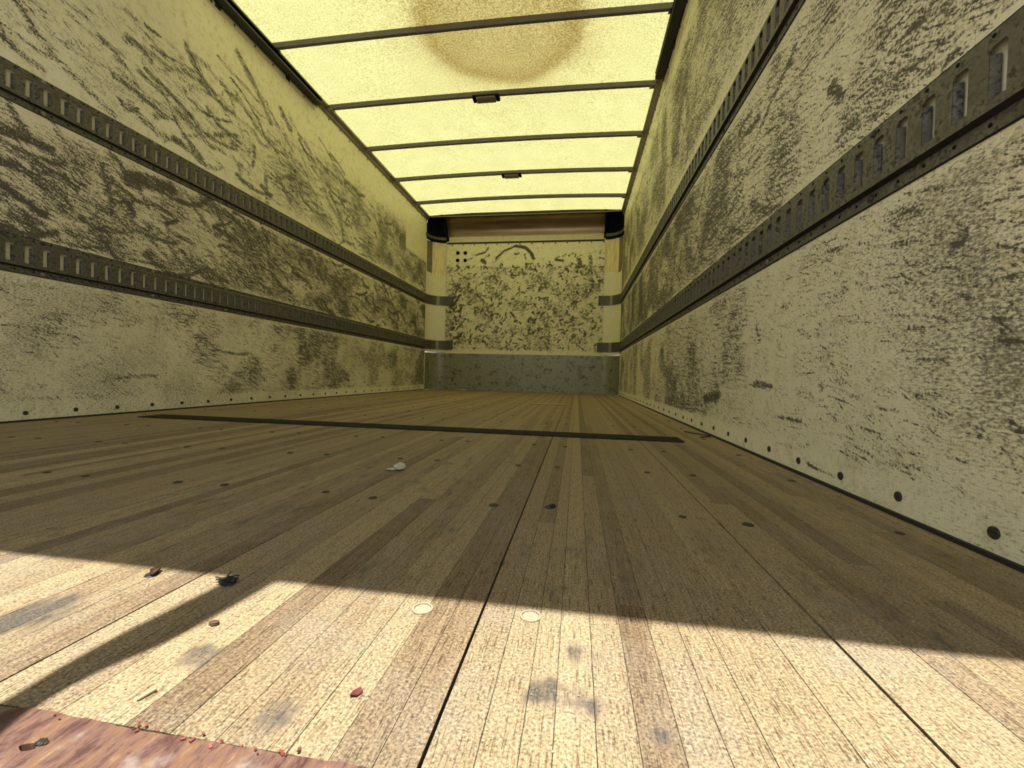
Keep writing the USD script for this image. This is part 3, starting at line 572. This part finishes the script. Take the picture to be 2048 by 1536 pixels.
# ------------------------------------------------------------------ slotted logistic rails
NAMES = {(-1, 1): 'upper slotted steel lashing rail on the left wall', (-1, 0): 'lower slotted steel lashing rail on the left wall', (1, 1): 'upper slotted steel lashing rail on the right wall', (1, 0): 'lower slotted steel lashing rail on the right wall'}
OFF = 0.0135
for s in (-1, 1):
    for lev, zc in ((1, 1.1655), (0, 0.586)):
        t = thing('lashing_rail', NAMES[(s, lev)], 'lashing rail', (s * XW, 0.0, zc), group='slotted lashing rails')
        zb, zt_ = zc - 0.064, zc + 0.064
        y0, y1 = 0.02, YC - 0.05
        # slotted centre panel, drawn in (y, z) and extruded 2.4 mm
        pan = sbox(y0, zb + 0.024, y1, zt_ - 0.022); ph = 0.6015 if s > 0 else 1.1865
        sw, sh, zs = 0.0118, 0.032, zc + 0.004
        cs = [ph + 0.0515 * i for i in range(-30, 110)]; cs = [c for c in cs if y0 + 0.03 < c < y1 - 0.03]
        holes = []
        for c in cs:
            ch = 0.0035
            holes.append([(c - sw, zs - sh), (c + sw, zs - sh), (c + sw, zs + sh - ch), (c + sw - ch, zs + sh), (c - sw + ch, zs + sh), (c - sw, zs + sh - ch)])
        g = Polygon(pan.exterior.coords, holes)
        m = trimesh.creation.extrude_polygon(g, 0.0024, engine='earcut')
        v = m.vertices.copy(); m = trimesh.Trimesh(np.c_[s * (XW - OFF + 0.0024 - v[:, 2]) if s > 0 else -(XW - OFF + 0.0024 - v[:, 2]), v[:, 0], v[:, 1]], m.faces, process=False); m.fix_normals()
        part('slotted_panel', m, M_track, t)
        # pressed lips that run back from both sides of every slot to the wall
        lips = []
        for c in cs:
            for e, d in ((c + sw, -1),):
                    ya, yb = e, e - 0.40 * sw; xa, xb = XW - OFF + 0.0012, XW - 0.0045      # a tongue ramped back from the far side of the slot
                    tg = np.array([(s * x_, y_, z_) for (x_, y_) in ((xa, ya), (xb, yb), (xb + 0.0012, yb), (xa + 0.0012, ya + 0.001)) for z_ in (zs - sh + 0.002, zs + sh - 0.008)])
                    lips.append(trimesh.convex.convex_hull(tg))
        part('slot_lips', lips, M_track, t, kind='stuff', label='pressed lips behind the slots')
        # shoulders and flanges
        up = [(0.0, zt_), (0.003, zt_), (0.003, zt_ - 0.013), (OFF, zt_ - 0.022), (OFF - 0.0024, zt_ - 0.0225), (0.0, zt_ - 0.014)]
        lo = [(0.0, zb), (0.003, zb), (0.003, zb + 0.0200), (0.0, zb + 0.0215)]
        step = [(0.0, zb + 0.0200), (0.0036, zb + 0.0200), (OFF, zb + 0.0242), (OFF - 0.0024, zb + 0.0250), (0.0, zb + 0.0215)]  # the shade under the raised panel is put into this step's colour
        for nm, pr, mt, lb in (('upper_flange', up, M_track, None), ('lower_flange', lo, M_track, None), ('under_step', step, M_shade_seal, 'underside step painted black as shade')):
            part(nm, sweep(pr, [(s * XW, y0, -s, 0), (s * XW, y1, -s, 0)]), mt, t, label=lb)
        for z0, z1 in ((zt_, zt_ + 0.0022), (zb - 0.0018, zb)): part('edge_sealant', sweep([(0.0, z0), (0.0022, z0), (0.0022, z1), (0.0, z1)], [(s * XW, y0, -s, 0), (s * XW, y1, -s, 0)]), M_shade_seal, t)
        dots = []
        for c in cs:
            for z in (zt_ - 0.0065, zb + 0.011): dots.append(cyl((s * (XW - 0.003), c + 0.019, z), (-s, 0, 0), 0.0028, 0.0006, 8))
        part('flange_holes', dots, M_black, t, kind='stuff', label='small dark holes along both flanges')
        for y in np.arange(0.466 if s < 0 else 0.43, y1 - 0.02, 0.4085):
            for z in (zt_ - 0.0065, zb + 0.010):
                part('rail_screw', [cyl((s * (XW - 0.003), y + 0.001, z), (-s, 0, 0), 0.0075, 0.0012, 14), cyl((s * (XW - 0.0042), y, z), (-s, 0, 0), 0.0052, 0.003, 12, 0.7)], M_zinc if rng.random() < 0.6 else M_bolt, t, smooth=40)
        # end plate that bends round the corner on to the front wall
        wd, lv = ('left' if s < 0 else 'right'), ('upper' if lev else 'lower')
        b = t
        path = [(s * XW, YC - 0.045, -s, 0)]
        for a in np.linspace(0, math.pi / 2, 9):
            path.append((s * (XW - RAD + RAD * math.cos(a)), YC + RAD * math.sin(a), -s * math.cos(a), -math.sin(a)))
        path.append((s * 0.907 if s < 0 else 0.953, YF, 0, -1))
        part('end_plate', sweep([(0.0085, zc - 0.058), (0.0125, zc - 0.058), (0.0125, zc + 0.058), (0.0085, zc + 0.058)], path), M_track, b, smooth=35, label='plain end plate bent round the corner on to the front wall')
        part('plate_seam', sweep([(0.0125, zc - 0.058), (0.0132, zc - 0.058), (0.0132, zc + 0.058), (0.0125, zc + 0.058)], [p for p in path[6:8]]), M_zinc, b, smooth=35, label='bright seam across the end plate')
        xe = -0.925 if s < 0 else 0.97
        for dz in (-0.04, 0.04): part('plate_screw', cyl((xe, YF - 0.0125, zc + dz), (0, -1, 0), 0.006, 0.003, 10, 0.7), M_bolt, b, smooth=40)

# ------------------------------------------------------------------ front corners and cap
def corner_path(s, r=RAD, a0=0.0, a1=math.pi / 2, n=11, lead=0.0, tail=0.0):
    p = []
    if lead: p.append((s * XW, YC - lead, -s, 0))
    for a in np.linspace(a0, a1, n): p.append((s * (XW - RAD + r * math.cos(a)), YC + r * math.sin(a), -s * math.cos(a), -math.sin(a)))
    if tail: p.append((s * (XW - RAD - tail), YF, 0, -1))
    return p
for s, wd in ((-1, 'left'), (1, 'right')):
    t = thing('corner_post', f'rounded front {wd} corner, bare yellow laminate above a plain cream cover', 'corner post', (s * (XW - 0.1), YC + 0.1, 0.48))
    part('corner_shell', sweep([(-0.02, 0.494), (0.0, 0.494), (0.0, 1.915), (-0.02, 1.915)], corner_path(s)), M_wood_corner, t, smooth=35)
    part('grey_edge_strip', sweep([(0.0, 0.494), (0.003, 0.494), (0.003, 1.915), (0.0, 1.915)], corner_path(s, a0=0.10, a1=0.62, n=5)), M_rail, t, smooth=35)
    part('joint_strip', bx(*sorted((s * 1.012, s * 1.028)), YF - 0.006, YF + 0.001, 0.496, 1.902), M_batten, t, label='thin joint strip beside the front panel')
    c = t
    path = corner_path(s, n=15, lead=0.02, tail=0.0); top = [1.505 + 0.012 * math.sin(7 * i / 15 + (0 if s < 0 else 2)) - 0.02 * (i > 9) * (s < 0) for i in range(len(path))]
    v, f = [], []
    for (x, y, nx, ny), zt_ in zip(path, top):
        for a, z in ((0.004, 0.494), (0.0065, 0.494), (0.0065, zt_), (0.004, zt_)): v.append((x + nx * a, y + ny * a, z))
    for i in range(len(path) - 1):
        for j in range(4): f.append((i * 4 + j, i * 4 + (j + 1) % 4, (i + 1) * 4 + (j + 1) % 4, (i + 1) * 4 + j))
    m = trimesh.Trimesh(*meshkit.arrays((np.array(v), np.array(f)))[:2], process=False); m.fix_normals()
    part('cover_sheet', m, M_cover, c, smooth=35, label='plain cream cover sheet curved into the corner')
ct = thing('nose_fairing', 'brown sheet metal cove between front wall and roof, with black hollow ends', 'fairing', (0, YF - 0.1, 2.0))
v, f = [], []; na = 14; xs = np.linspace(-1.005, 1.005, 12)
for x in xs:
    for a in np.linspace(0, math.pi / 2, na): v.append((x, YF - 0.185 * (1 - math.cos(a)) , 1.995 + 0.200 * math.sin(a)))
for i in range(len(xs) - 1):
    for j in range(na - 1): f.append((i * na + j, (i + 1) * na + j, (i + 1) * na + j + 1, i * na + j + 1))
m = trimesh.Trimesh(*meshkit.arrays((np.array(v), np.array(f)))[:2], process=False)
part('cove_sheet', m, M_cap, ct, smooth=True)
part('cap_header', bevel_box(-XW + 0.02, XW - 0.02, YC - 0.004, YC + 0.022, ZT - 0.010, ZT + 0.026, 0.003), M_dtrack, ct, label='dark header along the roof edge')
part('header_lip', bx(-XW + 0.03, XW - 0.03, YC - 0.006, YC - 0.002, ZT - 0.014, ZT - 0.006), M_rail, ct)
for x in (-1.03, 1.0): part('header_clip', bevel_box(x - 0.02, x + 0.02, YC - 0.012, YC - 0.003, ZT - 0.004, ZT + 0.022, 0.001), M_dtrack, ct)
for s, wd in ((-1, 'left'), (1, 'right')):
    k = ct
    # quarter dome painted black to give the shade of the corner hollow
    v, f = [], []; na, nb = 10, 10
    for i, a in enumerate(np.linspace(0, math.pi / 2, na)):
        for j, b in enumerate(np.linspace(0, math.pi / 2, nb)):
            rr = RAD * math.cos(b) + 0.0
            v.append((s * (XW - RAD + (RAD + 0.02) * math.cos(a) * max(math.cos(b), 0.05) ** 0.35), YC + (RAD + 0.02) * math.sin(a) * max(math.cos(b), 0.05) ** 0.35, 1.94 + 0.27 * math.sin(b)))
    for i in range(na - 1):
        for j in range(nb - 1): f.append((i * nb + j, (i + 1) * nb + j, (i + 1) * nb + j + 1, i * nb + j + 1))
    m = trimesh.Trimesh(*meshkit.arrays((np.array(v), np.array(f)))[:2], process=False); m.fix_normals(); part('cap_shell', m, M_black, k, smooth=True)
    part('cap_leak_block', bx(*sorted((s * 0.98, s * (XW + 0.03))), YF + 0.001, YF + 0.03, 1.94, ZT + 0.05), M_black, k)  # black boxes added behind and above the corner to stop light leaking in
    part('cap_lid_block', bx(*sorted((s * 0.98, s * (XW + 0.03))), YC + 0.02, YF + 0.03, ZT + 0.02, ZT + 0.03), M_black, k)
    part('cap_side', bx(*sorted((s * 1.004, s * 1.008)), YC + 0.02, YF + 0.01, 1.995, ZT), M_black, k)
    part('corner_band', sweep([(0.001, 1.955), (0.010, 1.955), (0.010, 1.992), (0.001, 1.992)], corner_path(s, lead=0.03, tail=0.0)), M_band, k, smooth=35, label='grey band bent round the corner')
    part('band_clip', bevel_box(*sorted((s * 1.032, s * 1.052)), YF - 0.016, YF - 0.001, 1.950, 1.998, 0.001), M_track, k)
    part('shadow_strip', sweep([(-0.004, 1.925), (0.008, 1.925), (0.008, 1.950), (-0.004, 1.950)], corner_path(s, lead=0.0)), M_black, k, smooth=35)  # black strip painted as the shadow line below the corner band
bt = ct
for a, b in ((-0.985, -0.27), (-0.269, 0.62), (0.621, 1.0)): part('batten_strip', bevel_box(a, b, YF - 0.010, YF, 1.922, 1.994, 0.002), M_batten, bt, label='cream batten under the brown cove')  # the strip below it is a shadow gap painted black
part('batten_shadow_gap', bx(-1.01, 1.008, YF - 0.006, YF, 1.906, 1.922), M_gap, bt, label='black strip painted as the shadow gap under the batten')
kp = thing('kick_plate', 'dark galvanised steel kick plate across the foot of the front wall', 'kick plate', (0, YF, 0))
part('front_plate', bx(-XW + RAD, XW - RAD, YF - 0.005, YF, 0.004, 0.480), M_kick, kp)
for s in (-1, 1):
    part('corner_bend', sweep([(0.0, 0.004), (0.005, 0.004), (0.005, 0.480), (0.0, 0.480)], corner_path(s, n=13)), M_kick, kp, smooth=35)
    part('end_edge', bx(*sorted((s * (XW - 0.001), s * (XW - 0.006))), YC - 0.006, YC + 0.012, 0.0, 0.49), M_batten, kp, label='pale edge at the end of the wall liner')
for x, z in ((-0.93, 0.43), (-0.93, 0.25), (-0.93, 0.07), (-0.45, 0.06), (0.1, 0.05), (0.5, 0.06), (0.935, 0.33), (0.935, 0.20), (0.935, 0.05), (-0.3, 0.44), (0.3, 0.44)):
    part('plate_rivet', cyl((x, YF - 0.005, z), (0, -1, 0), 0.007, 0.003, 10, 0.7), M_bolt, kp, smooth=40)
part('top_lip', bx(-1.02, 1.03, YF - 0.008, YF - 0.004, 0.478, 0.492), M_cover, kp, label='pale lip along the top edge')

# ------------------------------------------------------------------ floor bar, sill
def crumple(c, size, n, flat, seed, sub=2):
    m = trimesh.creation.icosphere(sub, 1.0); v = m.vertices; q = meshkit.fbm(v * n + seed * 7.3, 3, seed) - 0.5
    v = v * (1 + 1.3 * q[:, None]) * np.array(size) * np.array([1, 1, flat]); v[:, 2] -= v[:, 2].min(); m.vertices = v + np.array(c); return m
fb = thing('floor_bar', 'dark steel strap let into the floor across the planks', 'floor strap', (0.03, 1.53, 0))
m = trimesh.creation.extrude_polygon(Polygon([(-1.035, 1.476), (1.073, 1.470), (1.073, 1.578), (-1.035, 1.583)]), 0.0030, engine='earcut'); m.apply_translation((0, 0, 0.0004))
part('strap', m, M_bar, fb)
for i in range(9):
    x = -0.92 + 0.236 * i
    part('strap_screw', cyl((x, 1.572 + rng.normal(0, 0.003), 0.0034), (0, 0, 1), 0.006, 0.0016, 12, 0.6), M_screw, fb, smooth=40)
sl = thing('door_sill', 'rust red painted steel sill at the rear edge of the floor', 'sill', (0, 0.03, 0))
ex = np.linspace(-1.22, 1.22, 500); ey = YS - 0.0008 + 0.0022 * (meshkit.fbm(np.c_[ex * 60, 0 * ex, 0 * ex + 2], 4, 3) - 0.5) * 2
m = trimesh.creation.extrude_polygon(Polygon(list(zip(ex, ey)) + [(1.22, -0.14), (-1.22, -0.14)], [[(0.431 + 0.0042 * math.cos(a) + 0.001 * math.cos(3 * a), 0.1835 + 0.0026 * math.sin(a)) for a in np.linspace(0, 2 * math.pi, 14)[:-1]]]), 0.006, engine='earcut'); m.apply_translation((0, 0, -0.0050))
part('sill_plate', m, M_sill, sl)
part('sill_beam', bx(-1.22, 1.22, -0.14, YS - 0.01, -0.12, -0.010), M_sill, sl)
hb = crumple((0.4355, 0.1868, 0.0004), (0.0034, 0.0022, 0.0012), 2.4, 0.8, 5)
part('cavity_lump', hb, M_bolt, sl, smooth=40, label='dark lump added for the dark cavity in the sill')  # lump coloured dark to give the darkness of the worn hole
flk = []
for i in range(26):
    x = rng.uniform(0.40, 0.60) if i < 18 else rng.uniform(0.2, 0.9); L = rng.uniform(0.0008, 0.0028)
    q = trimesh.creation.box((L, L * 0.6, 0.0007)); q.apply_transform(trimesh.transformations.euler_matrix(rng.normal(0, 0.3), rng.normal(0, 0.3), rng.uniform(0, 3))); q.apply_translation((x, YS + rng.normal(-0.002, 0.002), 0.0018)); flk.append(q)
M_flake = plain('red_paint_flake', (0.30, 0.075, 0.05), 0.6, 0, 0.4, 200)
part('paint_flakes', flk, M_flake, sl, kind='stuff', label='loose flakes of red paint along the sill edge')

# ------------------------------------------------------------------ litter on the floor
M_paper = plain('pale_paper', (0.74, 0.68, 0.46), 0.8, 0, 0.3, 160)
M_leaf = plain('dark_red_leaf', (0.17, 0.035, 0.03), 0.6, 0, 0.5, 250)
M_curl = plain('brown_dry_leaf', (0.12, 0.055, 0.032), 0.7, 0, 0.5, 200)
M_twig = plain('pale_wood_splinter', (0.52, 0.42, 0.26), 0.8, 0, 0.25, 200)
def lone(name, label, cat, m, mat_, sm=False):
    p = part(name, m, mat_, None, smooth=sm); tag(p, label, cat)
lone('crumpled_paper', 'small crumpled scrap of white paper on the shaded planks', 'paper', trimesh.util.concatenate([crumple((0.350, 0.856, 0), (0.012, 0.009, 0.012), 2.6, 0.6, 4, 3), crumple((0.336, 0.852, 0), (0.010, 0.008, 0.006), 1.6, 0.35, 9)]), M_paper)
def leaf(c, L, W, curl, ang):
    v, f = [], []; n = 9
    for i in range(n):
        t = i / (n - 1); w = W * math.sin(math.pi * min(0.98, t * 0.92 + 0.06)) ** 0.7
        for j in (-1, -0.5, 0, 0.5, 1):
            v.append((j * w + 0.0006 * math.sin(9 * t + j), (t - 0.5) * L, 0.0006 + curl * (j * j) * w + curl * 0.5 * L * (t - 0.5) ** 2))
    for i in range(n - 1):
        for j in range(4): f.append((i * 5 + j, i * 5 + j + 1, (i + 1) * 5 + j + 1, (i + 1) * 5 + j))
    V, F, _ = meshkit.arrays((np.array(v), np.array(f))); k = len(V); V2 = V - (0, 0, 0.0005)
    m = trimesh.Trimesh(np.vstack([V, V2]), np.vstack([F, F[:, ::-1] + k]), process=False); m.apply_transform(trimesh.transformations.rotation_matrix(ang, (0, 0, 1))); m.apply_translation(c); return m
lone('red_leaf', 'small dark red leaf lying on the sunlit planks', 'leaf', leaf((0.582, 0.252, 0), 0.006, 0.0042, 0.25, 1.2), M_leaf)
lone('curled_leaf', 'curled dry brown leaf in the sun near the left shadow edge', 'leaf', leaf((0.306, 0.364, 0), 0.016, 0.004, 1.1, 0.5), M_curl)
lone('brown_seed', 'tiny brown seed husk beside the strap shadow', 'seed', crumple((0.4335, 0.300, 0), (0.0042, 0.0034, 0.002), 1.2, 0.8, 3), M_curl)
cl = []
for i in range(9):
    a = rng.uniform(0, 6.3); p0 = np.array((0.390 + 0.006 * math.cos(a), 0.361 + 0.004 * math.sin(a), 0.002 + 0.004 * rng.random())); p1 = np.array((0.391 + 0.006 * math.cos(a + 2.2), 0.361 + 0.004 * math.sin(a + 2.2), 0.002 + 0.006 * rng.random()))
    d = p1 - p0; c_ = trimesh.creation.capsule(height=float(np.linalg.norm(d)), radius=0.0007, count=[6, 6]); c_.apply_transform(trimesh.geometry.align_vectors((0, 0, 1), d / np.linalg.norm(d))); c_.apply_translation(p0); cl.append(c_)
lone('fluff_clump', 'dark tangled clump of grime at the top of the strap shadow', 'grime', trimesh.util.concatenate(cl + [crumple((0.390, 0.361, 0), (0.009, 0.006, 0.003), 2.0, 0.7, 6)]), M_screw)
tw = trimesh.creation.capsule(height=0.0085, radius=0.0010, count=[8, 8]); tw.apply_transform(trimesh.geometry.align_vectors((0, 0, 1), (0.35, 1, 0.05))); tw.apply_translation((0.456, 0.226, 0.0017))
lone('wood_splinter', 'short pale splinter of wood on the sunlit planks by the sill', 'splinter', tw, M_twig, 40)
def wire(pts, rad):
    p = np.array(pts, float); ms = []
    for a, b in zip(p[:-1], p[1:]):
        d = b - a; c_ = trimesh.creation.capsule(height=float(np.linalg.norm(d)), radius=rad, count=[6, 6]); c_.apply_transform(trimesh.geometry.align_vectors((0, 0, 1), d / np.linalg.norm(d))); c_.apply_translation(a); ms.append(c_)
    return trimesh.util.concatenate(ms)
lone('dry_twig', 'thin dark forked twig lying against the foot of the right wall', 'twig', trimesh.util.concatenate([wire([(1.153, 1.750, 0.003), (1.173, 1.697, 0.004), (1.195, 1.672, 0.003), (1.209, 1.622, 0.004)], 0.0022), wire([(1.172, 1.620, 0.0025), (1.194, 1.632, 0.003), (1.207, 1.628, 0.003)], 0.0018)]), M_screw, 40)
lone('paper_strip', 'thin bright strip of paper on the floor near the front wall', 'paper', leaf((0.52, 3.16, 0), 0.30, 0.030, 0.10, 1.45), M_paper)
lone('paper_scrap', 'tiny pale scrap of paper at the foot of the kick plate', 'paper', crumple((-0.74, 5.36, 0), (0.05, 0.018, 0.012), 1.4, 0.6, 2), M_paper)
lone('grime_nub', 'dark lump of dirt on a plank screw beside the middle seam', 'grime', crumple((0.6835, 0.672, 0), (0.0050, 0.0042, 0.0036), 2.2, 0.75, 8), M_screw)
sp = []
for i in range(420):
    x, y = rng.uniform(-1.1, 1.2), YS + 0.02 + 1.5 * rng.random() ** 2.0; q = trimesh.creation.icosphere(0, rng.uniform(0.0003, 0.0009)); q.apply_scale((1, 1, 0.5)); q.apply_translation((x, y, 0.0006)); sp.append(q)
gp = part('floor_grit', sp, M_twig, None, kind='stuff'); tag(gp, 'pale grit and crumbs scattered over the near planks', 'grit')

# ------------------------------------------------------------------ rear end, behind the camera: open roll-up door, its strap and the frame
DY, DZ = 0.03, 2.075
dr = thing('roll_up_door', 'white roll-up door run up under the roof at the rear', 'door', (0, DY, DZ))
part('bottom_panel', bevel_box(-1.14, 1.14, DY - 0.02, DY + 0.006, DZ, DZ + 0.10, 0.003), M_skin, dr)
for i in range(4):
    part('door_panel', bevel_box(-1.15, 1.15, 0.06 + 0.42 * i, 0.06 + 0.42 * i + 0.412, 2.118, 2.140, 0.003), M_skin, dr)
    for x in (-0.8, 0.0, 0.8): part('door_hinge', bevel_box(x - 0.03, x + 0.03, 0.03 + 0.42 * i, 0.075 + 0.42 * i, 2.112, 2.120, 0.002), M_bow, dr)
v, f = [], []; n = 40
for i in range(n):
    t = i / (n - 1); z = DZ + 0.03 - 1.36 * t; tw_ = 0.10 + 1.05 * smoothstep(0.38, 0.76, t) - 0.35 * smoothstep(0.80, 1.0, t); hw = 0.0232
    xc = 0.409 - 0.019 * smoothstep(0.10, 0.74, t) + 0.012 * smoothstep(0.76, 1.0, t); yc = DY - 0.050 + 0.003 * math.sin(7 * t)
    dx, dy = hw * math.cos(tw_), hw * math.sin(tw_); ox, oy = -0.0012 * math.sin(tw_), 0.0012 * math.cos(tw_)
    v += [(xc - dx + ox, yc - dy + oy, z), (xc + dx + ox, yc + dy + oy, z), (xc + dx - ox, yc + dy - oy, z), (xc - dx - ox, yc - dy - oy, z)]
for i in range(n - 1):
    for j in range(4): f.append((i * 4 + j, i * 4 + (j + 1) % 4, (i + 1) * 4 + (j + 1) % 4, (i + 1) * 4 + j))
m = trimesh.Trimesh(*meshkit.arrays((np.array(v), np.array(f)))[:2], process=False); m.fix_normals()
part('pull_strap', m, M_dtrack, dr, label='black pull strap hanging from the door')
rf = thing('rear_frame', 'white steel frame round the rear opening', 'frame', (0, -0.03, 0))
for s in (-1, 1): part('frame_post', bevel_box(*sorted((s * 1.18, s * 1.265)), -0.06, 0.0, -0.10, 2.26, 0.004), M_skin, rf)
part('frame_header', bevel_box(-1.18, 1.18, -0.06, 0.0, 2.12, 2.26, 0.004), M_skin, rf)
gd = UsdGeom.Xform.Define(stage, '/World/ground').GetPrim(); tag(gd, 'unseen yard under the truck, made pale to bounce light inside', 'ground', kind='structure')
part('yard_slab', bx(-15, 15, -20, 15, -1.15, -1.05), plain('bounce_pale_yard', (0.52, 0.50, 0.46), 0.9, 0, 0.15, 30), gd)  # out of view; pale colour chosen to bounce fill light through the rear opening
